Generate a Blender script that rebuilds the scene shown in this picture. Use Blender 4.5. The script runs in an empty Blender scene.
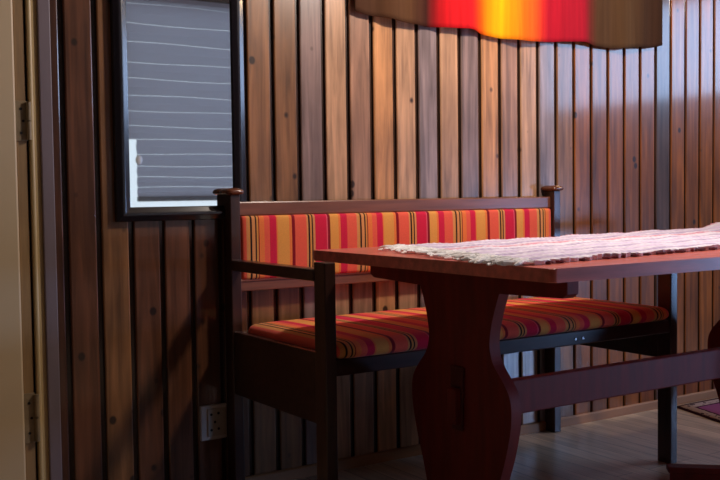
import bpy, bmesh, math, random
from mathutils import Vector, Matrix
random.seed(7)
S = bpy.context.scene
COL = S.collection

# ------------------------------------------------------------------ camera
cd = bpy.data.cameras.new('camera'); cam = bpy.data.objects.new('camera', cd); COL.objects.link(cam)
Rv = Vector((0.8351179, -0.5499226, -0.0127753)); Uv = Vector((0.0362487, 0.0318435, 0.9988353)); Fv = Vector((0.5488753, 0.8346084, -0.0465270))
M = Matrix.Identity(4)
for i in range(3):
    M[i][0] = Rv[i]; M[i][1] = Uv[i]; M[i][2] = -Fv[i]
M[0][3], M[1][3], M[2][3] = -1.524607, -2.790166, 0.925305
cam.matrix_world = M
cd.sensor_width = 36.0; cd.lens = 988.27 * 36.0 / 720.0; cd.clip_start = 0.05
S.camera = cam

# ------------------------------------------------------------------ world, lights, exposure
w = bpy.data.worlds.new('world'); S.world = w; w.use_nodes = True
w.node_tree.nodes['Background'].inputs['Color'].default_value = (0.80, 0.90, 1.0, 1)
w.node_tree.nodes['Background'].inputs['Strength'].default_value = 1.1

def area(name, loc, target, sx, sy, power, color):
    l = bpy.data.lights.new(name, 'AREA'); l.shape = 'RECTANGLE'; l.size = sx; l.size_y = sy
    l.energy = power; l.color = color
    o = bpy.data.objects.new(name, l); COL.objects.link(o); o.location = loc
    d = Vector(target) - Vector(loc); o.rotation_euler = d.to_track_quat('-Z', 'Y').to_euler()
    return o
# daylight through the high window in the right wall
area('window_daylight', (3.78, -1.75, 1.83), (0.5, -1.75, 1.5), 1.9, 0.60, 27, (0.40, 0.60, 1.0))
# cool fill from an added low window near the right wall's front end
area('low_cool_fill', (3.78, -3.05, 0.56), (0.8, -0.5, 0.30), 0.6, 0.40, 36, (0.30, 0.52, 1.0))
# bulbs of the pendant lamps; the second is added for warm fill at right
LAMPS = [(0.70, -0.97, 1.98, 66, (1.0, 0.86, 0.74)), (2.50, -0.72, 2.10, 19, (1.0, 0.66, 0.36))]
for _x, _y, _z, _e, _c in LAMPS:
    _l = bpy.data.lights.new('pendant_bulb_light', 'POINT'); _l.energy = _e; _l.color = _c; _l.shadow_soft_size = 0.07
    _o = bpy.data.objects.new('pendant_bulb_light', _l); COL.objects.link(_o); _o.location = (_x, _y, _z)
S.view_settings.view_transform = 'Standard'; S.view_settings.look = 'None'
S.view_settings.gamma = 1; S.view_settings.use_curve_mapping = False
S.view_settings.exposure = 0.0

# ------------------------------------------------------------------ materials
def srgb(r, g, b):
    f = lambda c: (c / 255 / 12.92) if c / 255 <= 0.04045 else ((c / 255 + 0.055) / 1.055) ** 2.4
    return (f(r), f(g), f(b), 1)

def mat(name, color, rough=0.5, metal=0.0, spec=0.5, noise=0.0, nscale=8, stretch=(1, 1, 1), coat=0.0, bump=0.0):
    m = bpy.data.materials.new(name); m.use_nodes = True
    nt = m.node_tree; b = nt.nodes['Principled BSDF']
    b.inputs['Base Color'].default_value = color
    b.inputs['Roughness'].default_value = rough; b.inputs['Metallic'].default_value = metal
    b.inputs['Specular IOR Level'].default_value = spec
    b.inputs['Coat Weight'].default_value = coat; b.inputs['Coat Roughness'].default_value = 0.15
    if noise or bump:
        tc = nt.nodes.new('ShaderNodeTexCoord'); mp = nt.nodes.new('ShaderNodeMapping')
        mp.inputs['Scale'].default_value = stretch
        nz = nt.nodes.new('ShaderNodeTexNoise'); nz.inputs['Scale'].default_value = nscale; nz.inputs['Detail'].default_value = 6
        nt.links.new(tc.outputs['Object'], mp.inputs['Vector']); nt.links.new(mp.outputs['Vector'], nz.inputs['Vector'])
        r = nt.nodes.new('ShaderNodeValToRGB')
        r.color_ramp.elements[0].position = 0.3; r.color_ramp.elements[1].position = 0.7
        c0 = [max(0, c * (1 - noise)) for c in color[:3]] + [1]; c1 = [min(1, c * (1 + noise)) for c in color[:3]] + [1]
        r.color_ramp.elements[0].color = c0; r.color_ramp.elements[1].color = c1
        nt.links.new(nz.outputs['Fac'], r.inputs['Fac']); nt.links.new(r.outputs['Color'], b.inputs['Base Color'])
        if bump:
            bp = nt.nodes.new('ShaderNodeBump'); bp.inputs['Strength'].default_value = bump; bp.inputs['Distance'].default_value = 0.002
            nt.links.new(nz.outputs['Fac'], bp.inputs['Height']); nt.links.new(bp.outputs['Normal'], b.inputs['Normal'])
    return m

def N(nt, t, **kw):
    n = nt.nodes.new(t)
    for k, v in kw.items(): setattr(n, k, v)
    return n

def plank_material():
    """stained pine: per-board tint (stain plus some wall light) from a colour attribute, long grain, knots"""
    m = bpy.data.materials.new('stained_pine_boards'); m.use_nodes = True; nt = m.node_tree; L = nt.links
    b = nt.nodes['Principled BSDF']
    at = N(nt, 'ShaderNodeAttribute'); at.attribute_name = 'tint'
    tc = N(nt, 'ShaderNodeTexCoord')
    mp = N(nt, 'ShaderNodeMapping'); mp.inputs['Scale'].default_value = (26, 26, 1.6)
    nz = N(nt, 'ShaderNodeTexNoise'); nz.inputs['Scale'].default_value = 1.6; nz.inputs['Detail'].default_value = 8; nz.inputs['Distortion'].default_value = 0.6
    L.new(tc.outputs['Object'], mp.inputs['Vector']); L.new(mp.outputs['Vector'], nz.inputs['Vector'])
    r = N(nt, 'ShaderNodeMapRange'); r.inputs['From Min'].default_value = 0.3; r.inputs['From Max'].default_value = 0.72
    r.inputs['To Min'].default_value = 0.50; r.inputs['To Max'].default_value = 1.32
    L.new(nz.outputs['Fac'], r.inputs['Value'])
    # blotches
    nz2 = N(nt, 'ShaderNodeTexNoise'); nz2.inputs['Scale'].default_value = 5; nz2.inputs['Detail'].default_value = 4
    mp2 = N(nt, 'ShaderNodeMapping'); mp2.inputs['Scale'].default_value = (2.2, 2, 0.8)
    L.new(tc.outputs['Object'], mp2.inputs['Vector']); L.new(mp2.outputs['Vector'], nz2.inputs['Vector'])
    r2 = N(nt, 'ShaderNodeMapRange'); r2.inputs['From Min'].default_value = 0.35; r2.inputs['From Max'].default_value = 0.65
    r2.inputs['To Min'].default_value = 0.8; r2.inputs['To Max'].default_value = 1.15
    L.new(nz2.outputs['Fac'], r2.inputs['Value'])
    # knots
    mp3 = N(nt, 'ShaderNodeMapping'); mp3.inputs['Scale'].default_value = (10.4, 0.0, 8.5); mp3.inputs['Location'].default_value = (0.37, 0, 0.2)
    vo = N(nt, 'ShaderNodeTexVoronoi'); vo.inputs['Scale'].default_value = 1.0; vo.inputs['Randomness'].default_value = 1.0
    L.new(tc.outputs['Object'], mp3.inputs['Vector']); L.new(mp3.outputs['Vector'], vo.inputs['Vector'])
    k = N(nt, 'ShaderNodeMapRange'); k.inputs['From Min'].default_value = 0.085; k.inputs['From Max'].default_value = 0.135
    k.inputs['To Min'].default_value = 0.92; k.inputs['To Max'].default_value = 0.0
    L.new(vo.outputs['Distance'], k.inputs['Value'])
    m1 = N(nt, 'ShaderNodeMath', operation='MULTIPLY'); L.new(r.outputs[0], m1.inputs[0]); L.new(r2.outputs[0], m1.inputs[1])
    v = N(nt, 'ShaderNodeVectorMath', operation='SCALE'); L.new(at.outputs['Color'], v.inputs[0]); L.new(m1.outputs[0], v.inputs['Scale'])
    mx = N(nt, 'ShaderNodeMix', data_type='RGBA'); L.new(k.outputs[0], mx.inputs['Factor']); L.new(v.outputs[0], mx.inputs['A'])
    mx.inputs['B'].default_value = (0.02, 0.01, 0.006, 1)
    L.new(mx.outputs['Result'], b.inputs['Base Color'])
    b.inputs['Roughness'].default_value = 0.34; b.inputs['Specular IOR Level'].default_value = 0.4; b.inputs['Coat Weight'].default_value = 0.95; b.inputs['Coat Roughness'].default_value = 0.11
    bp = N(nt, 'ShaderNodeBump'); bp.inputs['Strength'].default_value = 0.15; bp.inputs['Distance'].default_value = 0.001
    L.new(nz.outputs['Fac'], bp.inputs['Height']); L.new(bp.outputs['Normal'], b.inputs['Normal'])
    return m

def stripe_material(name, stripes, origin, period, rough=0.85, weave=True):
    """constant colour ramp repeated along object X (the cloth's printed stripes)"""
    m = bpy.data.materials.new(name); m.use_nodes = True; nt = m.node_tree; L = nt.links
    b = nt.nodes['Principled BSDF']; b.inputs['Roughness'].default_value = rough; b.inputs['Specular IOR Level'].default_value = 0.15
    b.inputs['Sheen Weight'].default_value = 0.1
    tc = N(nt, 'ShaderNodeTexCoord'); sp = N(nt, 'ShaderNodeSeparateXYZ'); L.new(tc.outputs['Object'], sp.inputs[0])
    s = N(nt, 'ShaderNodeMath', operation='SUBTRACT'); L.new(sp.outputs['X'], s.inputs[0]); s.inputs[1].default_value = origin - 50 * period
    # slight weaving waviness of the stripe edges
    d = N(nt, 'ShaderNodeMath', operation='DIVIDE'); L.new(s.outputs[0], d.inputs[0]); d.inputs[1].default_value = period
    fr = N(nt, 'ShaderNodeMath', operation='FRACT'); L.new(d.outputs[0], fr.inputs[0])
    cr = N(nt, 'ShaderNodeValToRGB'); cr.color_ramp.interpolation = 'CONSTANT'
    L.new(fr.outputs[0], cr.inputs['Fac'])
    els = cr.color_ramp.elements
    for i, (p, c) in enumerate(stripes):
        e = els[i] if i < 2 else els.new(p / period)
        e.position = p / period; e.color = c
    nz = N(nt, 'ShaderNodeTexNoise'); nz.inputs['Scale'].default_value = 420; nz.inputs['Detail'].default_value = 2
    L.new(tc.outputs['Object'], nz.inputs['Vector'])
    r = N(nt, 'ShaderNodeMapRange'); r.inputs['To Min'].default_value = 0.82; r.inputs['To Max'].default_value = 1.16
    L.new(nz.outputs['Fac'], r.inputs['Value'])
    v = N(nt, 'ShaderNodeVectorMath', operation='SCALE'); L.new(cr.outputs['Color'], v.inputs[0]); L.new(r.outputs[0], v.inputs['Scale'])
    L.new(v.outputs[0], b.inputs['Base Color'])
    bp = N(nt, 'ShaderNodeBump'); bp.inputs['Strength'].default_value = 0.3; bp.inputs['Distance'].default_value = 0.001
    L.new(nz.outputs['Fac'], bp.inputs['Height']); L.new(bp.outputs['Normal'], b.inputs['Normal'])
    return m

BLK = srgb(38, 24, 26); TAN = srgb(228, 150, 92); GLD = srgb(222, 150, 78); ORG = srgb(248, 130, 70); COR = srgb(246, 100, 78)
CRI = srgb(222, 34, 72); MUS = srgb(240, 164, 82); MAR = srgb(142, 20, 36); PNK = srgb(232, 90, 110)
AB = [(0, BLK), (.006, TAN), (.017, BLK), (.021, GLD), (.028, MAR), (.031, ORG), (.048, COR), (.067, CRI), (.091, ORG), (.096, MUS),
      (.137, ORG), (.146, MAR), (.158, COR), (.200, TAN), (.207, BLK), (.212, GLD), (.219, BLK), (.224, TAN), (.232, CRI), (.274, PNK),
      (.279, MAR), (.289, MUS), (.321, ORG), (.328, CRI), (.354, COR), (.392, TAN), (.399, GLD)]
PER = 0.405
M_back_cloth = stripe_material('striped_back_cloth', AB, -0.131, PER)
M_seat_cloth = stripe_material('striped_seat_cloth', AB, -0.146, PER)

M_boards = plank_material()
M_bench = mat('dark_walnut_stain', srgb(60, 35, 29), 0.30, noise=0.35, nscale=3, stretch=(2, 14, 14), coat=0.25)
M_bench_v = mat('dark_walnut_stain_upright', srgb(62, 37, 31), 0.30, noise=0.35, nscale=3, stretch=(14, 14, 2), coat=0.25)
M_rail = mat('brown_backrest_rail', srgb(124, 74, 54), 0.36, noise=0.25, nscale=3, stretch=(1.5, 14, 20), coat=0.2)
M_table_lit = mat('table_paint_lit_top', srgb(218, 112, 98), 0.32, noise=0.22, nscale=3, stretch=(2, 16, 16), coat=0.15)  # the red paint made paler, so the top's highlight sits in the colour
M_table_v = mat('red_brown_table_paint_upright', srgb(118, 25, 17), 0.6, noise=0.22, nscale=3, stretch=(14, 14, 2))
M_wedge = mat('darker_tenon_wood', srgb(86, 18, 14), 0.6)
M_black = mat('glossy_black_frame', srgb(34, 30, 36), 0.22, coat=0.5)
M_mirror = mat('mirror_glass', (0.86, 0.90, 0.92, 1), 0.02, metal=1.0)
M_white = mat('white_paint', srgb(224, 228, 232), 0.45)
M_cream = mat('cream_door_paint', srgb(206, 180, 142), 0.5, noise=0.03, nscale=2)
M_frame = mat('cream_frame_paint', srgb(200, 172, 122), 0.42, noise=0.05, nscale=4, stretch=(8, 8, 1))
M_tan = mat('worn_tan_paint', srgb(150, 118, 78), 0.55, noise=0.22, nscale=5, stretch=(10, 10, 1))
M_lilac = mat('grey_lilac_casing_paint', srgb(122, 106, 110), 0.5, noise=0.06, nscale=4, stretch=(10, 10, 1))
M_hinge = mat('painted_hinge_metal', srgb(142, 122, 92), 0.45, metal=0.1, noise=0.2, nscale=40)
M_screw = mat('bright_screw_metal', (0.75, 0.75, 0.78, 1), 0.25, metal=1.0)
M_dark = mat('dark_gap', srgb(20, 12, 10), 0.8)
M_plastic = mat('outlet_plastic', srgb(196, 184, 176), 0.4)
M_plastic2 = mat('outlet_insert_plastic', srgb(174, 158, 142), 0.45)
M_plaster = mat('grey_plaster', srgb(70, 60, 52), 0.85, noise=0.04, nscale=3)
M_ceiling = mat('brown_ceiling_paint', srgb(96, 82, 70), 0.85)
M_base = mat('pale_pine_moulding', srgb(160, 108, 64), 0.5, noise=0.15, nscale=3, stretch=(1, 10, 10))

# ------------------------------------------------------------------ mesh helpers
def obj(name, bm, m, parent=None, smooth=False):
    me = bpy.data.meshes.new(name)
    bmesh.ops.recalc_face_normals(bm, faces=bm.faces[:])
    bm.to_mesh(me); bm.free()
    if isinstance(m, (list, tuple)):
        for x in m: me.materials.append(x)
    else: me.materials.append(m)
    if smooth:
        for p in me.polygons: p.use_smooth = True
    o = bpy.data.objects.new(name, me); COL.objects.link(o)
    if parent:
        o.parent = parent
        o.matrix_parent_inverse = Matrix.Identity(4)
        pm = world_loc(parent)
        o.location = -pm
    return o
def world_loc(o):
    v = Vector((0, 0, 0))
    while o: v += o.location; o = o.parent
    return v
def thing(name, label, cat, loc, group=None):
    o = bpy.data.objects.new(name, None); COL.objects.link(o); o.location = loc; o.empty_display_size = 0.1
    o['label'] = label; o['category'] = cat
    if group: o['group'] = group
    return o
def tag(o, label, cat, group=None):
    o['label'] = label; o['category'] = cat
    if group: o['group'] = group
    return o
def struct(o): o['kind'] = 'structure'; return o

def box(bm, x0, x1, y0, y1, z0, z1, bev=0.0, seg=2, mi=0):
    t = bmesh.new(); bmesh.ops.create_cube(t, size=1)
    for v in t.verts:
        v.co = Vector(((x0 + x1) / 2 + v.co.x * (x1 - x0), (y0 + y1) / 2 + v.co.y * (y1 - y0), (z0 + z1) / 2 + v.co.z * (z1 - z0)))
    if bev: bmesh.ops.bevel(t, geom=t.edges[:], offset=bev, segments=seg, affect='EDGES', profile=0.5)
    merge(bm, t, mi); return bm
def merge(bm, t, mi=0):
    t.verts.ensure_lookup_table(); mp = {}
    for v in t.verts: mp[v] = bm.verts.new(v.co)
    for f in t.faces:
        try:
            nf = bm.faces.new([mp[v] for v in f.verts]); nf.material_index = mi; nf.smooth = f.smooth
        except ValueError: pass
    t.free()
def bx(*a, **k): return box(bmesh.new(), *a, **k)
def prism(pts, d0, d1, axis, bev=0.0, seg=2):
    """closed outline pts (a,b) extruded along axis from d0 to d1; the outline plane is the other two axes"""
    bm = bmesh.new()
    def P(a, b, d):
        return {'x': (d, a, b), 'y': (a, d, b), 'z': (a, b, d)}[axis]
    v0 = [bm.verts.new(P(a, b, d0)) for a, b in pts]; v1 = [bm.verts.new(P(a, b, d1)) for a, b in pts]
    f0 = bm.faces.new(v0); f1 = bm.faces.new(v1[::-1]); n = len(pts)
    for i in range(n): bm.faces.new([v0[i], v1[i], v1[(i + 1) % n], v0[(i + 1) % n]])
    if bev:
        ed = [e for e in bm.edges if (f0 in e.link_faces) or (f1 in e.link_faces)]
        bmesh.ops.bevel(bm, geom=ed, offset=bev, segments=seg, affect='EDGES', profile=0.5)
    return bm
def catmull(p, n=8, closed=False):
    out = []; m = len(p)
    for i in range(m if closed else m - 1):
        g = lambda k: p[k % m] if closed else p[max(0, min(m - 1, k))]
        a, b, c, d = g(i - 1), g(i), g(i + 1), g(i + 2)
        for j in range(n):
            t = j / n
            out.append(tuple(0.5 * ((2 * b[k]) + (-a[k] + c[k]) * t + (2 * a[k] - 5 * b[k] + 4 * c[k] - d[k]) * t * t + (-a[k] + 3 * b[k] - 3 * c[k] + d[k]) * t ** 3) for k in range(len(b))))
    if not closed: out.append(tuple(p[-1]))
    return out
def lathe(prof, cx, cy, n=20):
    bm = bmesh.new(); rings = []
    for r, z in prof:
        rings.append([bm.verts.new((cx + r * math.cos(2 * math.pi * k / n), cy + r * math.sin(2 * math.pi * k / n), z)) for k in range(n)])
    for a, b in zip(rings, rings[1:]):
        for k in range(n): bm.faces.new([a[k], a[(k + 1) % n], b[(k + 1) % n], b[k]])
    bm.faces.new(rings[0]); bm.faces.new(rings[-1][::-1])
    return bm
def cyl(bm, c, r, h, axis='z', n=16):
    t = bmesh.new(); bmesh.ops.create_cone(t, cap_ends=True, segments=n, radius1=r, radius2=r, depth=h)
    rot = {'z': Matrix.Identity(3), 'y': Matrix.Rotation(math.pi / 2, 3, 'X'), 'x': Matrix.Rotation(math.pi / 2, 3, 'Y')}[axis]
    for v in t.verts: v.co = rot @ v.co + Vector(c)
    merge(bm, t); return bm
def tube(bm, pts, r, n=6, flat=1.0):
    rings = []
    for i, p in enumerate(pts):
        a = Vector(pts[max(0, i - 1)]); b = Vector(pts[min(len(pts) - 1, i + 1)]); d = (b - a)
        d = d.normalized() if d.length > 1e-9 else Vector((1, 0, 0))
        u = d.cross(Vector((0, 0, 1)));  u = u.normalized() if u.length > 1e-4 else Vector((1, 0, 0)); w_ = u.cross(d)
        rr = r[i] if isinstance(r, (list, tuple)) else r
        rings.append([bm.verts.new(Vector(p) + u * rr * math.cos(2 * math.pi * k / n) + w_ * rr * flat * math.sin(2 * math.pi * k / n)) for k in range(n)])
    for a, b in zip(rings, rings[1:]):
        for k in range(n): bm.faces.new([a[k], a[(k + 1) % n], b[(k + 1) % n], b[k]])
    bm.faces.new(rings[0][::-1]); bm.faces.new(rings[-1])
    return bm

# ------------------------------------------------------------------ the room
XL, XR, YF, ZC = -2.7, 3.85, -3.6, 2.4
# back wall of vertical boards
G0, P = -0.015, 0.0955
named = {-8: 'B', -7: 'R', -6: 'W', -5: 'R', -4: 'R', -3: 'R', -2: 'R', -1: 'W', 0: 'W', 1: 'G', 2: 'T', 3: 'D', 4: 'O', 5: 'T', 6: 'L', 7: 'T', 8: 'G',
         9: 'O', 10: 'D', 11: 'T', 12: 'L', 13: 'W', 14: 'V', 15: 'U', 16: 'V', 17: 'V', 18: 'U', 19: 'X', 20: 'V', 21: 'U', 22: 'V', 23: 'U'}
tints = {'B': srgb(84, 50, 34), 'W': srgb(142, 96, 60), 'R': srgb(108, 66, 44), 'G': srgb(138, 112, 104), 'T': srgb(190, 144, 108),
         'D': srgb(168, 124, 98), 'L': srgb(148, 126, 122), 'O': srgb(192, 134, 86), 'V': srgb(142, 78, 24), 'U': srgb(126, 68, 22), 'X': srgb(84, 60, 48)}  # board colours; paler centre and darker right also carry the wall's light falloff
def paneling():
    bm = bmesh.new(); cl = bm.loops.layers.float_color.new('tint')
    def quad(pts, c):
        f = bm.faces.new([bm.verts.new(p) for p in pts])
        for l in f.loops: l[cl] = c
    x_start, x_end = -0.717, XR
    z0, z1 = 0, ZC
    i0 = int(math.floor((x_start - G0) / P)); i1 = int(math.ceil((x_end - G0) / P))
    rnd = random.Random(3)
    gw, ch, dep = 0.0150, 0.0045, 0.012
    for i in range(i0, i1 + 1):
        gw = 0.0150 if i < 13 else 0.0105
        g = G0 + i * P; a = g + gw / 2; b = g + P - gw / 2
        a0, b0 = max(a, x_start), min(b, x_end)
        if b0 - a0 < 0.01: continue
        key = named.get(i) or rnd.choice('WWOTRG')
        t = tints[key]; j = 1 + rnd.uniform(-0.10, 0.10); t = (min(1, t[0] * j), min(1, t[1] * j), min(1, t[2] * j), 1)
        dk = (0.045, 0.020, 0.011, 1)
        prof = [(a0, dep), (a0, 0.0045), (a0 + 0.0015, 0.0015), (a0 + ch, 0), (b0 - ch, 0), (b0 - 0.0015, 0.0015), (b0, 0.0045), (b0, dep)]
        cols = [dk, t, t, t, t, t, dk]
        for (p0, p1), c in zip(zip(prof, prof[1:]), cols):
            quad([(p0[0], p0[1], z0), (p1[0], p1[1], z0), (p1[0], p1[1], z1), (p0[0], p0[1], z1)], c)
        nx = min(g + P + .0075, x_end)
        quad([(b0, dep, z0), (nx, dep, z0), (nx, dep, z1), (b0, dep, z1)], dk)
    # solid body of the wall
    for q in [((XL, 0.013, 0), (XR, 0.013, 0), (XR, 0.013, ZC), (XL, 0.013, ZC)), ((XL, 0.12, 0), (XL, 0.12, ZC), (XR, 0.12, ZC), (XR, 0.12, 0))]:
        quad(q, (0.03, 0.015, 0.01, 1))
    return bm
wb = bmesh.new()
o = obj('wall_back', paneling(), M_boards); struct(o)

# floor of narrow boards laid towards the wall
def floor_material():
    m = bpy.data.materials.new('grey_brown_floor_boards'); m.use_nodes = True; nt = m.node_tree; L = nt.links
    b = nt.nodes['Principled BSDF']
    tc = N(nt, 'ShaderNodeTexCoord'); mp = N(nt, 'ShaderNodeMapping'); mp.inputs['Rotation'].default_value = (0, 0, math.pi / 2)
    br = N(nt, 'ShaderNodeTexBrick'); br.inputs['Scale'].default_value = 1.0
    br.inputs['Brick Width'].default_value = 1.2; br.inputs['Row Height'].default_value = 0.075; br.inputs['Mortar Size'].default_value = 0.0012
    br.inputs['Color1'].default_value = srgb(196, 174, 150); br.inputs['Color2'].default_value = srgb(220, 196, 170); br.inputs['Mortar'].default_value = srgb(84, 66, 54)
    L.new(tc.outputs['Object'], mp.inputs['Vector']); L.new(mp.outputs['Vector'], br.inputs['Vector'])
    mp2 = N(nt, 'ShaderNodeMapping'); mp2.inputs['Scale'].default_value = (24, 1.5, 1)
    nz = N(nt, 'ShaderNodeTexNoise'); nz.inputs['Scale'].default_value = 2.2; nz.inputs['Detail'].default_value = 7
    L.new(tc.outputs['Object'], mp2.inputs['Vector']); L.new(mp2.outputs['Vector'], nz.inputs['Vector'])
    r = N(nt, 'ShaderNodeMapRange'); r.inputs['From Min'].default_value = 0.3; r.inputs['From Max'].default_value = 0.7
    r.inputs['To Min'].default_value = 0.75; r.inputs['To Max'].default_value = 1.18
    L.new(nz.outputs['Fac'], r.inputs['Value'])
    v = N(nt, 'ShaderNodeVectorMath', operation='SCALE'); L.new(br.outputs['Color'], v.inputs[0]); L.new(r.outputs[0], v.inputs['Scale'])
    L.new(v.outputs[0], b.inputs['Base Color']); b.inputs['Roughness'].default_value = 0.33
    return m
o = obj('floor', bx(XL, XR, YF, 0.12, -0.05, 0.0), floor_material()); struct(o)
o = obj('ceiling', bx(XL, XR, YF, 0.12, ZC, ZC + 0.05), M_ceiling); struct(o)
o = obj('wall_left', bx(XL - 0.05, XL, YF, 0.12, 0, ZC), M_plaster); struct(o)

def wall_with_hole(name, axis, pos, th, a0, a1, h):
    bm = bmesh.new(); u0, u1, z0, z1 = h
    segs = [(a0, u0, 0, ZC), (u1, a1, 0, ZC), (u0, u1, 0, z0), (u0, u1, z1, ZC)]
    for s0, s1, q0, q1 in segs:
        if axis == 'x': box(bm, pos, pos + th, s0, s1, q0, q1)
        else: box(bm, s0, s1, pos, pos + th, q0, q1)
    return struct(obj(name, bm, M_plaster))
# right wall with a high window
WY0, WY1, WZ0, WZ1 = -2.75, -0.75, 1.50, 2.16
LY0, LY1, LZ0, LZ1 = -3.44, -2.78, 0.30, 0.82
bm = bmesh.new()
for y0_, y1_, z0_, z1_ in [(YF, LY0, 0, ZC), (LY0, LY1, 0, LZ0), (LY0, LY1, LZ1, ZC), (LY1, WY0, 0, ZC), (WY0, WY1, 0, WZ0), (WY0, WY1, WZ1, ZC), (WY1, .12, 0, ZC)]:
    box(bm, XR, XR + .12, y0_, y1_, z0_, z1_)
struct(obj('wall_right', bm, M_plaster))
def glass_mat():
    m = bpy.data.materials.new('window_glass'); m.use_nodes = True; nt = m.node_tree
    t = nt.nodes.new('ShaderNodeBsdfTransparent'); g = nt.nodes.new('ShaderNodeBsdfGlossy'); g.inputs['Roughness'].default_value = 0.02
    x = nt.nodes.new('ShaderNodeMixShader'); x.inputs[0].default_value = 0.06
    nt.links.new(t.outputs[0], x.inputs[1]); nt.links.new(g.outputs[0], x.inputs[2]); nt.links.new(x.outputs[0], nt.nodes['Material Output'].inputs['Surface'])
    return m
M_glass = glass_mat()
win = struct(bpy.data.objects.new('window_1', None)); COL.objects.link(win); win.location = (XR, (WY0 + WY1) / 2, WZ0)
bm = bmesh.new()
for a in [(WY0, WY1, WZ0, WZ0 + .05), (WY0, WY1, WZ1 - .05, WZ1), (WY0, WY0 + .05, WZ0, WZ1), (WY1 - .05, WY1, WZ0, WZ1), (-1.775, -1.725, WZ0, WZ1)]:
    box(bm, XR + .02, XR + .08, *a)
obj('window_frame', bm, M_white, win); obj('window_pane', bx(XR + .045, XR + .05, WY0 + .04, WY1 - .04, WZ0 + .04, WZ1 - .04), M_glass, win)
win = struct(bpy.data.objects.new('added_low_window', None)); COL.objects.link(win); win.location = (XR, (LY0 + LY1) / 2, LZ0)  # unseen low window, added for cool light on seat and floor
bm = bmesh.new()
for a in [(LY0, LY1, LZ0, LZ0 + .05), (LY0, LY1, LZ1 - .05, LZ1), (LY0, LY0 + .05, LZ0, LZ1), (LY1 - .05, LY1, LZ0, LZ1)]:
    box(bm, XR + .02, XR + .08, *a)
obj('window_frame', bm, M_white, win); obj('window_pane', bx(XR + .045, XR + .05, LY0 + .04, LY1 - .04, LZ0 + .04, LZ1 - .04), M_glass, win)
# front wall (behind the camera) with the blind window the mirror shows
FX0, FX1, FZ0, FZ1 = 0.80, 2.02, 0.80, 2.28
wall_with_hole('wall_front', 'y', YF - 0.12, 0.12, XL, XR + 0.12, (FX0, FX1, FZ0, FZ1))
win = struct(bpy.data.objects.new('window_2', None)); COL.objects.link(win); win.location = ((FX0 + FX1) / 2, YF, FZ0)
bm = bmesh.new()
for a in [(FX0, FX1, FZ0, FZ0 + .03), (FX0, FX1, FZ1 - .05, FZ1), (FX0, FX0 + .02, FZ0, FZ1), (FX1 - .05, FX1, FZ0, FZ1)]:
    box(bm, a[0], a[1], YF - .09, YF - .05, a[2], a[3])
obj('window_frame', bm, M_white, win); obj('window_pane', bx(FX0 + .04, FX1 - .04, YF - .072, YF - .068, FZ0 + .04, FZ1 - .04), M_glass, win)
obj('window_sill', bx(FX0 - .01, FX1 + .04, YF - .05, YF + .035, FZ0 - .055, FZ0, bev=.004), M_white, win)
# pleated blind: grey cloth with thin white pleat threads
blind = thing('slatted_blind', 'grey slatted window blind with thin bright gaps seen reflected in the mirror', 'blind', ((FX0 + FX1) / 2, YF, FZ0))
bl = mat('grey_blind_cloth', srgb(170, 166, 172), 0.8)
nt = bl.node_tree; b = nt.nodes['Principled BSDF']
tr = nt.nodes.new('ShaderNodeBsdfTranslucent'); tr.inputs['Color'].default_value = srgb(196, 198, 208)
mx = nt.nodes.new('ShaderNodeMixShader'); mx.inputs[0].default_value = 0.7
nt.links.new(b.outputs[0], mx.inputs[1]); nt.links.new(tr.outputs[0], mx.inputs[2]); nt.links.new(mx.outputs[0], nt.nodes['Material Output'].inputs['Surface'])
PZ = [0.925, 0.989, 1.058, 1.133, 1.215, 1.311, 1.400, 1.503, 1.605, 1.718, 1.827, 1.960, 2.085, 2.218, 2.275]
for a, c in zip(PZ, PZ[1:]):
    bm = bmesh.new(); rows = []; top = c - .0022 if c < 2.25 else c
    xl = FX0 + .004 if a > 1.3 else .887
    for k in range(15):
        x = xl + (FX1 - xl - .004) * k / 14
        wv = lambda c_: .004 * math.sin(x * 6 + c_ * 20)
        rows.append([bm.verts.new((x, YF - .014, a + (wv(a) if a > .93 else 0))), bm.verts.new((x, YF - .026, (a + c) / 2)), bm.verts.new((x, YF - .014, top + (wv(c) if c < 2.25 else 0)))])
    for p_, q_ in zip(rows, rows[1:]):
        for k in range(2): bm.faces.new([p_[k], q_[k], q_[k + 1], p_[k + 1]])
    sl = obj('slat', bm, bl, blind); so = sl.modifiers.new('thickness', 'SOLIDIFY'); so.thickness = 0.0012
c = obj('bottom_rail', bx(.887, FX1 - .004, YF - .032, YF - .006, .893, .925, bev=.003), mat('dark_blind_rail', srgb(84, 88, 94), 0.5), blind); c['label'] = 'darker bottom rail'
bm = lathe([(0.006, 0), (0.007, .012), (0.02, .016), (0.024, .028), (0.018, .038), (0.006, .041)], 0, 0)
for v in bm.verts: v.co = Vector((.890 + v.co.x, YF - .012 + v.co.z, 1.172 + v.co.y * 1.4))
c = obj('blind_knob', bm, M_white, blind, smooth=True); c['label'] = 'small round white knob'

# moulding along the foot of the boards
bm = prism([(-0.014, 0), (0.0, 0), (0.0, 0.036), (-0.008, 0.036), (-0.012, 0.031)], -0.716, XR, 'x')
struct(obj('baseboard_back', bm, M_base))

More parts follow.
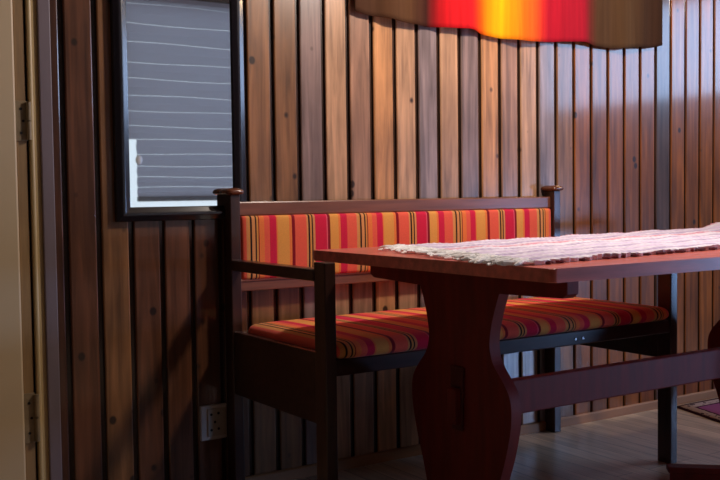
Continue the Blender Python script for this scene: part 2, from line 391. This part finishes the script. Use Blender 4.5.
# door in the back wall at the left
dr = struct(bpy.data.objects.new('door_1', None)); COL.objects.link(dr); dr.location = (-1.2, 0, 0)
ld = obj('door_leaf', bx(-1.62, -0.818, -0.022, 0.02, 0.004, 2.06, bev=.006), M_cream, dr)
obj('door_edge_strip', bx(-0.817, -0.787, -0.008, 0.02, 0.004, 2.06, bev=.003), M_tan, dr)
obj('door_gap', bx(-0.788, -0.777, 0.002, 0.0128, 0.0, 2.08), M_dark, dr)
bm = bx(-0.781, -0.768, -0.016, 0.0128, 0, 2.1, bev=.005); box(bm, -0.770, -0.751, -0.010, 0.0128, 0, 2.1, bev=.003); box(bm, -1.68, -1.625, -0.014, 0.0128, 0, 2.1, bev=.003); box(bm, -1.68, -0.752, -0.014, 0.0128, 2.07, 2.14, bev=.003)
obj('door_frame', bm, M_frame, dr)
bm = bx(-0.752, -0.7175, -0.018, 0.0128, 0, 2.2, bev=.003); box(bm, -1.76, -1.68, -0.018, 0.0128, 0, 2.2, bev=.003); box(bm, -1.68, -0.752, -0.018, 0.0128, 2.14, 2.2, bev=.003)
obj('door_casing', bm, M_lilac, dr)
for z0, z1 in ((1.082, 1.192), (0.245, 0.385)):
    bm = bx(-0.817, -0.786, -0.0115, -0.008, z0, z1, bev=.001)
    h = z1 - z0
    for k in range(2):
        cyl(bm, (-0.783, -0.017, z0 + h * (0.26 + 0.48 * k)), 0.0068, h * 0.46, 'z', 14)
    hg = obj('hinge', bm, M_hinge, dr)
    bm = bmesh.new()
    for zz in (0.2, 0.5, 0.8): cyl(bm, (-0.803 + 0.006 * (zz == .5), -0.0122, z0 + h * zz), 0.0038, 0.002, 'y', 10)
    obj('hinge_screws', bm, M_dark, hg)
bm = bmesh.new(); cyl(bm, (-1.55, -0.045, 1.02), 0.009, 0.05, 'y'); box(bm, -1.56, -1.44, -0.074, -0.062, 1.01, 1.03, bev=.004)
obj('door_handle', bm, M_screw, dr)

# ------------------------------------------------------------------ mirror
mir = thing('wall_mirror', 'tall mirror in a rounded dark frame hanging on the boards left of the bench', 'mirror', (-0.32, 0, 0.855))
MX0, MX1, MZ0, MZ1, FW = -0.541, -0.123, 0.853, 1.76, 0.042
def frame_ring():
    bm = bmesh.new(); prof = [(0, 0), (0.0, -.016), (.002, -.0185), (.015, -.0245), (.018, -.0255), (.024, -.0255), (.027, -.0245), (.040, -.0185), (.042, -.016), (.042, 0)]
    corners = [(MX0, MZ0, 1, 1), (MX1, MZ0, -1, 1), (MX1, MZ1, -1, -1), (MX0, MZ1, 1, -1)]
    rings = [[bm.verts.new((cx + sx * d, y, cz + sz * d)) for d, y in prof] for cx, cz, sx, sz in corners]
    for i in range(4):
        a, b_ = rings[i], rings[(i + 1) % 4]
        for k in range(len(prof) - 1): bm.faces.new([a[k], b_[k], b_[k + 1], a[k + 1]])
        bm.faces.new([a[-1], b_[-1], b_[0], a[0]])
    return bm
fr = obj('mirror_frame', frame_ring(), M_black, mir)
c = obj('mirror_glass', bx(MX0 + FW - .004, MX1 - FW + .004, -0.012, -0.006, MZ0 + FW - .004, MZ1 - FW + .004), M_mirror, mir)

# ------------------------------------------------------------------ socket outlet
ot = thing('wall_outlet', 'pale double socket outlet on the dark boards left of the bench leg', 'socket outlet', (-0.245, 0, 0.17))
obj('cover_plate', bx(-0.290, -0.201, -0.012, 0.0, 0.172, 0.281, bev=.004), M_plastic, ot)
ins = obj('socket_insert', bx(-0.268, -0.206, -0.0155, -0.011, 0.184, 0.270, bev=.002), M_plastic2, ot)
bm = bmesh.new()
for x, z in ((-0.256, 0.252), (-0.232, 0.254), (-0.244, 0.228), (-0.256, 0.204), (-0.232, 0.206)): cyl(bm, (x, -0.0158, z), 0.0042, 0.001, 'y', 12)
obj('socket_holes', bm, M_dark, ins)

# ------------------------------------------------------------------ hanging textile
def textile():
    bottom = [(.287, 1.534), (.33, 1.524), (.40, 1.519), (.47, 1.511), (.543, 1.507), (.60, 1.505), (.70, 1.508), (.79, 1.509), (.84, 1.497), (.90, 1.490), (.97, 1.488), (1.06, 1.488),
              (1.15, 1.493), (1.26, 1.501), (1.36, 1.505), (1.43, 1.497), (1.50, 1.494), (1.574, 1.497), (1.64, 1.506), (1.70, 1.511), (1.75, 1.513), (1.803, 1.525)]
    bt = catmull(bottom, 5); bm = bmesh.new(); uvx = bm.loops.layers.float_color.new('dye'); NZ = 22; top = 1.93
    stops = [(.287, (72, 46, 32)), (.50, (88, 58, 36)), (.585, (60, 30, 22)), (.615, (126, 24, 26)), (.65, (196, 24, 30)), (.78, (214, 28, 34)), (.83, (234, 84, 18)),
             (.865, (250, 142, 14)), (.925, (255, 182, 16)), (.965, (252, 152, 20)), (1.04, (244, 108, 26)), (1.09, (240, 92, 36)), (1.13, (226, 52, 40)), (1.17, (182, 26, 44)), (1.34, (172, 26, 44)),
             (1.385, (120, 44, 36)), (1.43, (84, 58, 38)), (1.60, (92, 66, 42)), (1.72, (70, 46, 30)), (1.803, (62, 40, 28))]
    def colr(x):
        for (a, ca), (b_, cb) in zip(stops, stops[1:]):
            if x <= b_:
                t = max(0, (x - a) / (b_ - a)); return srgb(*[ca[k] + (cb[k] - ca[k]) * t for k in range(3)])
        return srgb(*stops[-1][1])
    rows = []
    for i, (x, zb) in enumerate(bt):
        col = []
        for j in range(NZ + 1):
            t = j / NZ; z = zb + (top - zb) * t
            wv = 0.010 * math.sin(x * 22 + 1.0) * (1 - t) ** 0.7 + 0.004 * math.sin(x * 55)
            col.append(bm.verts.new((x, -0.030 + wv, z)))
        rows.append(col)
    for i in range(len(rows) - 1):
        for j in range(NZ):
            f = bm.faces.new([rows[i][j], rows[i + 1][j], rows[i + 1][j + 1], rows[i][j + 1]]); f.smooth = True
            cs = [colr(bt[i][0]), colr(bt[i + 1][0]), colr(bt[i + 1][0]), colr(bt[i][0])]
            vv = {rows[i][j]: cs[0], rows[i + 1][j]: cs[1], rows[i + 1][j + 1]: cs[1], rows[i][j + 1]: cs[0]}
            for l in f.loops: l[uvx] = vv[l.vert]
    return bm
m = bpy.data.materials.new('dyed_wool_textile'); m.use_nodes = True; nt = m.node_tree; b = nt.nodes['Principled BSDF']; b.inputs['Roughness'].default_value = 0.9
b.inputs['Specular IOR Level'].default_value = 0.1
at = N(nt, 'ShaderNodeAttribute'); at.attribute_name = 'dye'
tc = N(nt, 'ShaderNodeTexCoord'); mp = N(nt, 'ShaderNodeMapping'); mp.inputs['Scale'].default_value = (45, 4, 2)
nz = N(nt, 'ShaderNodeTexNoise'); nz.inputs['Scale'].default_value = 1.2; nz.inputs['Detail'].default_value = 5
nt.links.new(tc.outputs['Object'], mp.inputs['Vector']); nt.links.new(mp.outputs['Vector'], nz.inputs['Vector'])
r = N(nt, 'ShaderNodeMapRange'); r.inputs['From Min'].default_value = .3; r.inputs['From Max'].default_value = .7; r.inputs['To Min'].default_value = 0.84; r.inputs['To Max'].default_value = 1.12
nt.links.new(nz.outputs['Fac'], r.inputs['Value'])
v = N(nt, 'ShaderNodeVectorMath', operation='SCALE'); nt.links.new(at.outputs['Color'], v.inputs[0]); nt.links.new(r.outputs[0], v.inputs['Scale'])
nt.links.new(v.outputs[0], b.inputs['Base Color'])
hang = thing('wall_hanging', 'brown, red and yellow striped woven textile hanging on the board wall above the bench', 'wall hanging', (1.05, 0, 1.5))
tx = obj('woven_cloth', textile(), m, hang, smooth=False)
sm = tx.modifiers.new('thickness', 'SOLIDIFY'); sm.thickness = 0.003
bm = bmesh.new(); cyl(bm, (1.05, -0.026, 1.935), 0.011, 1.60, 'x', 14); obj('hanging_rod', bm, M_bench, hang)

# ------------------------------------------------------------------ bench
bench = thing('bench', 'long dark-stained wooden bench with striped cushions standing against the board wall', 'bench', (0.5, -0.3, 0))
BLx, BRx, BF = -0.200, 1.188, -0.607     # outer faces of the posts, front face
PW = 0.034
posts = []
for x0 in (BLx, BRx - PW):
    rp = obj('rear_post', bx(x0, x0 + PW, -0.060, -0.006, 0, 0.928, bev=.003), M_bench_v, bench); posts.append(rp)
    cx = x0 + PW / 2; cy = -0.033
    def capmesh():
        bm = bmesh.new(); prof = [(0.0, .927), (0.006, .9285), (.012, .9315), (.0135, .937), (.011, .9425), (.004, .9465), (-.008, .949)]
        rings = []
        for d, z in prof:
            hx, hy = PW / 2 + d, 0.027 + d; rc = min(hx, hy) * 0.55; ring = []
            for sx, sy, a0 in ((1, 1, 0), (-1, 1, 90), (-1, -1, 180), (1, -1, 270)):
                for k in range(5):
                    a = math.radians(a0 + 90 * k / 4)
                    ring.append(bm.verts.new((cx + sx * (hx - rc) + rc * math.cos(a), cy + sy * (hy - rc) + rc * math.sin(a), z)))
            rings.append(ring)
        n = len(rings[0])
        for a, b_ in zip(rings, rings[1:]):
            for k in range(n): bm.faces.new([a[k], a[(k + 1) % n], b_[(k + 1) % n], b_[k]]).smooth = True
        bm.faces.new(rings[0][::-1]); bm.faces.new(rings[-1])
        return bm
    cp = obj('post_cap', capmesh(), mat('polished_brown_cap', srgb(104, 56, 36), 0.22, coat=0.4), rp); cp['label'] = 'rounded lighter brown cap'
for x0 in (BLx, BRx - PW):
    obj('front_leg', bx(x0, x0 + PW, BF, BF + .056, 0, 0.697 if x0 > 0 else 0.748, bev=.003), M_bench_v, bench)
    ytip = BF + .056 if x0 < 0 else BF
    obj('armrest', bx(x0 - .004, x0 + PW + .004, (BF + .050 if x0 < 0 else BF - .012), -0.058, 0.696, 0.729, bev=.006), M_bench, bench)
    obj('side_panel', bx(x0 + .005, x0 + PW - .005, BF + .055, -0.059, 0.315 if x0 < 0 else 0.355, 0.508, bev=.003), M_bench, bench)
xi0, xi1 = BLx + PW - .001, BRx - PW + .001
fr_ = obj('front_seat_rail', bx(xi0, xi1, BF + .004, BF + .030, 0.447, 0.490, bev=.003), M_bench, bench)
obj('rear_seat_rail', bx(xi0, xi1, -0.060, -0.036, 0.447, 0.490, bev=.003), M_bench, bench)
obj('seat_board', bx(xi0, xi1, BF + .030, -0.061, 0.472, 0.488), M_bench, bench)
for x in (0.711, 0.743):
    bm = bmesh.new(); cyl(bm, (x, BF + .0035, 0.466), 0.0045, 0.003, 'y', 12)
    c = obj('screw_head', bm, M_screw, fr_); c['label'] = 'small bright screw head'
obj('top_rail', bx(xi0, xi1, -0.042, -0.012, 0.862, 0.906, bev=.004), M_rail, bench)
lr = obj('lower_back_rail', bx(xi0, xi1, -0.042, -0.012, 0.628, 0.661, bev=.003), M_rail, bench)
c = obj('rail_bead', bx(xi0, xi1, -0.046, -0.038, 0.659, 0.667, bev=.002), mat('pale_rail_bead', srgb(176, 112, 84), 0.4), lr); c['label'] = 'paler narrow bead'

def pad(x0, x1, y0, y1, z0, z1, r, crown, axis):
    """upholstered pad: rounded box on a grid with a gently crowned face"""
    bm = bmesh.new()
    bmesh.ops.create_cube(bm, size=1)
    bmesh.ops.subdivide_edges(bm, edges=bm.edges[:], cuts=23, use_grid_fill=True)
    hx, hy, hz = (x1 - x0) / 2, (y1 - y0) / 2, (z1 - z0) / 2; c = Vector(((x0 + x1) / 2, (y0 + y1) / 2, (z0 + z1) / 2)); H = Vector((hx, hy, hz))
    for v in bm.verts:
        n = v.co * 2
        def warp(t):  # concentrate grid lines near the edges
            return math.copysign(1 - (1 - abs(t)) ** 1.9, t)
        p = Vector((warp(n.x) * hx, warp(n.y) * hy, warp(n.z) * hz))
        q = Vector([max(-h + min(r, h * .98), min(h - min(r, h * .98), t)) for t, h in zip(p, H)]); d = p - q
        rr = Vector([min(r, h * .98) for h in H])
        if d.length > 1e-9:
            e = Vector([d[k] / rr[k] for k in range(3)]); m_ = max(abs(t) for t in e); s = m_ / e.length if e.length > 0 else 1
            d = Vector([d[k] * s for k in range(3)])
        p = q + d
        fx = 1 - (p.x / hx) ** 2; fy = 1 - (p.y / hy) ** 2; fz = 1 - (p.z / hz) ** 2
        if axis == 'z' and p.z > 0: p.z += crown * (max(0, fx) ** .35) * (max(0, fy) ** .5)
        if axis == 'y' and p.y < 0: p.y -= crown * (max(0, fx) ** .35) * (max(0, fz) ** .5)
        v.co = c + p
    return bm
obj('seat_cushion', pad(-0.1705, 1.150, BF - .014, -0.080, 0.489, 0.534, .036, .009, 'z'), M_seat_cloth, bench, smooth=True)
obj('back_cushion', pad(-0.158, 1.150, -0.052, -0.014, 0.664, 0.862, .010, .006, 'y'), M_back_cloth, bench, smooth=True)

# ------------------------------------------------------------------ table
TX, TY, TW, TH, TL = -0.117, -0.404, 0.947, 0.770, 2.00
tb = thing('trestle_table', 'dark red trestle table with a shaped plank leg standing in front of the bench', 'table', (TX + TL / 2, TY - TW / 2, 0))
def tv(v): return TY - v          # v: distance from the table's back edge
# top: rounded corners
def round_rect(x0, x1, y0, y1, r, n=6):
    pts = []; r = r
    for cx, cy, a0 in ((x1 - r, y1 - r, 0), (x0 + r, y1 - r, 90), (x0 + r, y0 + r, 180), (x1 - r, y0 + r, 270)):
        for k in range(n + 1):
            a = math.radians(a0 + 90 * k / n); pts.append((cx + r * math.cos(a), cy + r * math.sin(a)))
    return pts
obj('tabletop', prism(round_rect(TX, TX + TL, TY - TW, TY, 0.012), TH - .029, TH, 'z', bev=.003), M_table_lit, tb)
half = [(.158, .690), (.144, .655), (.130, .615), (.121, .575), (.121, .545), (.134, .510), (.166, .475), (.188, .445), (.196, .415), (.195, .375), (.187, .335), (.173, .285), (.155, .235), (.138, .180), (.124, .125), (.120, .095)]
VC = TW / 2 - .014
def trestle(u):
    x = TX + u; th = 0.016
    hs = catmull(half, 4)
    pts = [(tv(VC + a), z) for a, z in hs] + [(tv(VC - a), z) for a, z in hs[::-1]]
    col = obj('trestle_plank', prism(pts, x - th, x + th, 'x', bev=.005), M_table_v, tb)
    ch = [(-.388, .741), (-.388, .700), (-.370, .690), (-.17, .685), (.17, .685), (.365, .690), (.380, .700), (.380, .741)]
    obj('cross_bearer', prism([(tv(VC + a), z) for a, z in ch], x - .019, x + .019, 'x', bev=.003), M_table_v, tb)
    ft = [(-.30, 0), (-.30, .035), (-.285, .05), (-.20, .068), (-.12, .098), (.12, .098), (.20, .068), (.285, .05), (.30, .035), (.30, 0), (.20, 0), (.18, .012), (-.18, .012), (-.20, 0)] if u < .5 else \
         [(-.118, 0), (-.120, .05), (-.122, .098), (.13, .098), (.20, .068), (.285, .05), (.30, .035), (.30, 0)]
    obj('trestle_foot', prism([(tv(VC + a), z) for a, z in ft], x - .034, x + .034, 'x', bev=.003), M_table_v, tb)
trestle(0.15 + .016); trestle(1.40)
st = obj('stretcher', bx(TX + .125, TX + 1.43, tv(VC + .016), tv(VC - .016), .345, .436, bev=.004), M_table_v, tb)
wd = obj('wedge_key', prism([(tv(VC - .020), .328), (tv(VC + .020), .328), (tv(VC + .026), .490), (tv(VC - .026), .490)], TX + .143, TX + .1495, 'x', bev=.003), M_wedge, tb); wd['label'] = 'darker wooden wedge'

# ------------------------------------------------------------------ runner on the table
run = thing('table_runner', 'white and lavender striped woven runner with fringe lying on the red table', 'table runner', (0.9, -0.8, TH))
RO = Vector((TX + .215, TY - .135, TH)); RU = Vector((1, 0.12, 0)).normalized(); RV = Vector((-.235, -.972, 0)).normalized(); RW, RL = 0.735, 1.66
def runner():
    bm = bmesh.new(); nu, nv = 170, 46; top, bot = [], []
    rnd = random.Random(5)
    jag = [rnd.uniform(-.007, .007) for _ in range(nu + 1)]; jag2 = [rnd.uniform(-.005, .005) for _ in range(nu + 1)]
    for i in range(nu + 1):
        a, b_ = [], []
        for j in range(nv + 1):
            s, t = i / nu, j / nv
            p = RO + RU * (RL * s) + RV * (RW * t + jag[i] * (t ** 12) + jag2[i] * ((1 - t) ** 12))
            lift = 0.0035 + .0025 * math.sin(s * 37 + t * 5) * math.sin(t * 9 + s * 11) + .0012 * math.sin(j * 2.1 + i * 0.5) + .0011 * math.sin(i * 2.2)
            lift = max(lift, 0.0008)
            curl = max(0, (s - .93) / .07)
            lift += .018 * curl ** 1.5 * (0.5 + .5 * math.sin(t * 7 + 1.2) ** 2)
            a.append(bm.verts.new(p + Vector((0, 0, .0065 + lift)))); b_.append(bm.verts.new(p + Vector((0, 0, .0006 + max(0, lift - .007)))))
        top.append(a); bot.append(b_)
    for i in range(nu):
        for j in range(nv):
            bm.faces.new([top[i][j], top[i + 1][j], top[i + 1][j + 1], top[i][j + 1]]).smooth = True
            bm.faces.new([bot[i][j], bot[i][j + 1], bot[i + 1][j + 1], bot[i + 1][j]])
        for j in (0, nv): bm.faces.new([top[i][j], bot[i][j], bot[i + 1][j], top[i + 1][j]])
    for i in (0, nu):
        for j in range(nv): bm.faces.new([top[i][j], top[i][j + 1], bot[i][j + 1], bot[i][j]])
    return bm
def runner_material():
    m = bpy.data.materials.new('rag_woven_runner'); m.use_nodes = True; nt = m.node_tree; L = nt.links
    b = nt.nodes['Principled BSDF']; b.inputs['Roughness'].default_value = 0.9; b.inputs['Specular IOR Level'].default_value = 0.1
    tc = N(nt, 'ShaderNodeTexCoord')
    dt = N(nt, 'ShaderNodeVectorMath', operation='DOT_PRODUCT'); L.new(tc.outputs['Object'], dt.inputs[0])
    nrm = Vector((-RU.y, RU.x, 0)); dt.inputs[1].default_value = -nrm
    off = (RO - Vector((0.9, -0.8, TH))).dot(-nrm)
    s = N(nt, 'ShaderNodeMath', operation='SUBTRACT'); L.new(dt.outputs['Value'], s.inputs[0]); s.inputs[1].default_value = 0.0
    d = N(nt, 'ShaderNodeMapRange'); L.new(s.outputs[0], d.inputs['Value'])
    w_ = RW * abs(RV.dot(nrm)); d.inputs['From Min'].default_value = OFFSET0; d.inputs['From Max'].default_value = OFFSET0 + w_
    cr = N(nt, 'ShaderNodeValToRGB'); L.new(d.outputs[0], cr.inputs['Fac']); els = cr.color_ramp.elements
    W = srgb(244, 238, 255); V = srgb(222, 206, 240); K = srgb(190, 172, 214); Rr = srgb(226, 150, 176)
    seq = [(0, Rr), (.03, W), (.12, V), (.17, W), (.26, K), (.29, W), (.37, Rr), (.39, W), (.47, W), (.50, K), (.54, W), (.62, V), (.66, W), (.72, K), (.75, W), (.83, V), (.86, W), (.93, K), (.965, W), (1.0, W)]
    for i, (p, c) in enumerate(seq):
        e = els[i] if i < 2 else els.new(p); e.position = p; e.color = c
    nz = N(nt, 'ShaderNodeTexNoise'); nz.inputs['Scale'].default_value = 70; nz.inputs['Detail'].default_value = 3
    L.new(tc.outputs['Object'], nz.inputs['Vector'])
    r = N(nt, 'ShaderNodeMapRange'); r.inputs['From Min'].default_value = .3; r.inputs['From Max'].default_value = .7; r.inputs['To Min'].default_value = 0.8; r.inputs['To Max'].default_value = 1.08
    L.new(nz.outputs['Fac'], r.inputs['Value'])
    v = N(nt, 'ShaderNodeVectorMath', operation='SCALE'); L.new(cr.outputs['Color'], v.inputs[0]); L.new(r.outputs[0], v.inputs['Scale'])
    L.new(v.outputs[0], b.inputs['Base Color'])
    bp = N(nt, 'ShaderNodeBump'); bp.inputs['Strength'].default_value = 0.5; bp.inputs['Distance'].default_value = 0.002
    L.new(nz.outputs['Fac'], bp.inputs['Height']); L.new(bp.outputs['Normal'], b.inputs['Normal'])
    return m
_n = Vector((-RU.y, RU.x, 0)); OFFSET0 = (-_n).dot(RO)      # children keep world coordinates as object coordinates
M_run = runner_material()
obj('woven_cloth', runner(), M_run, run)
# dark red rag ends showing along the near long edge
rnd = random.Random(11); M_rag = mat('dark_red_rag', srgb(96, 16, 34), 0.9, noise=.5, nscale=30)
s = 0.03
while s < 1.60:
    ln = rnd.uniform(.012, .045)
    if rnd.random() < (.75 if s < 1.1 else .45):
        p0 = RO + RU * s + RV * (RW + .003); p1 = RO + RU * (s + ln) + RV * (RW + .003 + rnd.uniform(-.002, .004))
        bm = bmesh.new(); tube(bm, [p0 + Vector((0, 0, .004)), (p0 + p1) / 2 + RV * .003 + Vector((0, 0, .004)), p1 + Vector((0, 0, .004))], [.0022, .0038, .0022], 6)
        c = obj('edge_rag', bm, M_rag, run); c['label'] = 'dark red rag end'
    s += ln + rnd.uniform(.0, .03)
bm = bmesh.new(); n = 92
for k in range(n):
    t = (k + .5) / n; base = RO + RV * (RW * t) + Vector((0, 0, .006)); ln = rnd.uniform(.055, .115); sw = rnd.uniform(-.03, .03)
    pts = []
    for q in range(7):
        f = q / 6
        pts.append(base - RU * (ln * f) + RV * (sw * f * f + .006 * math.sin(f * 6 + k)) + Vector((0, 0, .003 * math.sin(f * 5 + k * 1.3) + .0015)))
    pts = [Vector((p.x, p.y, max(p.z, TH + .004))) for p in pts]
    tube(bm, pts, [.0036, .0044, .0052, .0046, .0052, .0044, .0018], 6)
c = obj('fringe', bm, mat('white_cotton_fringe', srgb(250, 248, 248), 0.9), run); c['label'] = 'white cotton fringe'

# ------------------------------------------------------------------ low foot rest by the bench leg
frs = thing('foot_rest', 'low dark red wooden foot rest on the floor in front of the bench right leg', 'foot rest', (1.16, -0.86, 0))
def rotbox(cx, cy, ang, L0, L1, w0, w1, z0, z1, bev):
    bm = bx(L0, L1, w0, w1, z0, z1, bev=bev)
    for v in bm.verts:
        x, y = v.co.x, v.co.y; v.co.x = cx + x * math.cos(ang) - y * math.sin(ang); v.co.y = cy + x * math.sin(ang) + y * math.cos(ang)
    return bm
FA = math.radians(-42); fcx, fcy = 0.975, -0.735
obj('top_board', rotbox(fcx, fcy, FA, 0, .255, -.05, 0, .044, .062, .003), M_table_v, frs)
obj('side_board', rotbox(fcx, fcy, FA, .006, .249, -.048, -.030, 0, .044, .002), M_table_v, frs)
for a in (.01, .222): obj('end_block', rotbox(fcx, fcy, FA, a, a + .022, -.030, -.004, 0, .044, .002), M_table_v, frs)

# ------------------------------------------------------------------ woven rug on the floor at the right
rug = thing('floor_rug', 'purple woven rug with a patterned dark and white end border on the floor', 'rug', (2.4, -0.5, 0))
RC = Vector((1.880, -0.045, 0)); RE = Vector((-.30, -.954, 0)).normalized(); RX = Vector((1, .0, 0)).normalized()
def rugmesh(a0, a1, z1, ragged=False):
    bm = bmesh.new(); n, m_ = 40, 10; g = []
    rnd = random.Random(2)
    for i in range(n + 1):
        row = []
        for j in range(m_ + 1):
            s = a0 + (a1 - a0) * j / m_; t = .75 * i / n
            row.append(RC + RX * s + RE * t + Vector((0, 0, z1 + .001 * math.sin(i * 1.9 + j))))
        g.append(row)
    tp = [[bm.verts.new(p) for p in r_] for r_ in g]; bt = [[bm.verts.new((p.x, p.y, .0005)) for p in r_] for r_ in g]
    for i in range(n):
        for j in range(m_):
            bm.faces.new([tp[i][j], tp[i][j + 1], tp[i + 1][j + 1], tp[i + 1][j]]).smooth = True
            bm.faces.new([bt[i][j], bt[i + 1][j], bt[i + 1][j + 1], bt[i][j + 1]])
        for j in (0, m_): bm.faces.new([tp[i][j], tp[i + 1][j], bt[i + 1][j], bt[i][j]])
    for i in (0, n):
        for j in range(m_): bm.faces.new([tp[i][j], bt[i][j], bt[i][j + 1], tp[i][j + 1]])
    return bm
def rug_material():
    m = bpy.data.materials.new('purple_rug_weave'); m.use_nodes = True; nt = m.node_tree; L = nt.links; b = nt.nodes['Principled BSDF']
    b.inputs['Roughness'].default_value = 0.95; b.inputs['Specular IOR Level'].default_value = 0.1
    tc = N(nt, 'ShaderNodeTexCoord')
    def coord(axis, o):
        d = N(nt, 'ShaderNodeVectorMath', operation='DOT_PRODUCT'); L.new(tc.outputs['Object'], d.inputs[0]); d.inputs[1].default_value = axis
        s = N(nt, 'ShaderNodeMath', operation='SUBTRACT'); L.new(d.outputs['Value'], s.inputs[0]); s.inputs[1].default_value = RC.dot(axis); return s
    sx, sy = coord(Vector((-RE.y, RE.x, 0)), 0), coord(Vector((0, -1, 0)), 0)
    cr = N(nt, 'ShaderNodeValToRGB'); cr.color_ramp.interpolation = 'CONSTANT'; els = cr.color_ramp.elements
    seq = [(0, (70, 44, 60)), (.008, (190, 168, 160)), (.055, (70, 36, 52)), (.07, (150, 84, 124)), (.20, (104, 52, 96)), (.24, (158, 96, 140)), (.33, (92, 44, 84)), (.37, (150, 84, 124)), (.6, (104, 52, 96))]
    for i, (p, c) in enumerate(seq):
        e = els[i] if i < 2 else els.new(p); e.position = p; e.color = srgb(*c)
    # dark stepped marks inside the border
    cb = N(nt, 'ShaderNodeCombineXYZ'); L.new(sx.outputs[0], cb.inputs[0]); L.new(sy.outputs[0], cb.inputs[1])
    ck = N(nt, 'ShaderNodeTexVoronoi'); ck.distance = 'MANHATTAN'; ck.inputs['Scale'].default_value = 38; L.new(cb.outputs[0], ck.inputs['Vector'])
    lt_ = N(nt, 'ShaderNodeMath', operation='LESS_THAN'); L.new(ck.outputs['Distance'], lt_.inputs[0]); lt_.inputs[1].default_value = .38
    mn = N(nt, 'ShaderNodeMath', operation='MINIMUM'); L.new(sx.outputs[0], mn.inputs[0]); L.new(sy.outputs[0], mn.inputs[1]); L.new(mn.outputs[0], cr.inputs['Fac'])
    l2 = N(nt, 'ShaderNodeMath', operation='LESS_THAN'); L.new(mn.outputs[0], l2.inputs[0]); l2.inputs[1].default_value = .055
    ml = N(nt, 'ShaderNodeMath', operation='MULTIPLY'); L.new(lt_.outputs[0], ml.inputs[0]); L.new(l2.outputs[0], ml.inputs[1])
    mx = N(nt, 'ShaderNodeMix', data_type='RGBA'); L.new(ml.outputs[0], mx.inputs['Factor']); L.new(cr.outputs['Color'], mx.inputs['A']); mx.inputs['B'].default_value = srgb(44, 30, 46)
    L.new(mx.outputs['Result'], b.inputs['Base Color'])
    return m
obj('woven_body', rugmesh(0, 1.1, .007), rug_material(), rug)

# ------------------------------------------------------------------ pendant lamps (above the frame; the right one added as warm fill)
for (lx, ly, lz, _e, _c), lab in zip(LAMPS, ('small pendant lamp with a dark cap hanging over the left end of the table', 'added unseen pendant lamp with a dark cap, warm fill beyond the right end of the table')):
    cl = thing('pendant_lamp', lab, 'lamp', (lx, ly, ZC), 'pendant lamps')
    obj('lamp_cord', lathe([(.003, lz + .12), (.003, 2.39)], lx, ly, 8), M_dark, cl)
    obj('ceiling_rose', lathe([(.045, 2.385), (.05, 2.399)], lx, ly, 20), M_dark, cl)
    obj('lamp_cap', lathe([(.03, lz + .085), (.10, lz + .09), (.03, lz + .13), (.008, lz + .14)], lx, ly, 24), M_dark, cl)
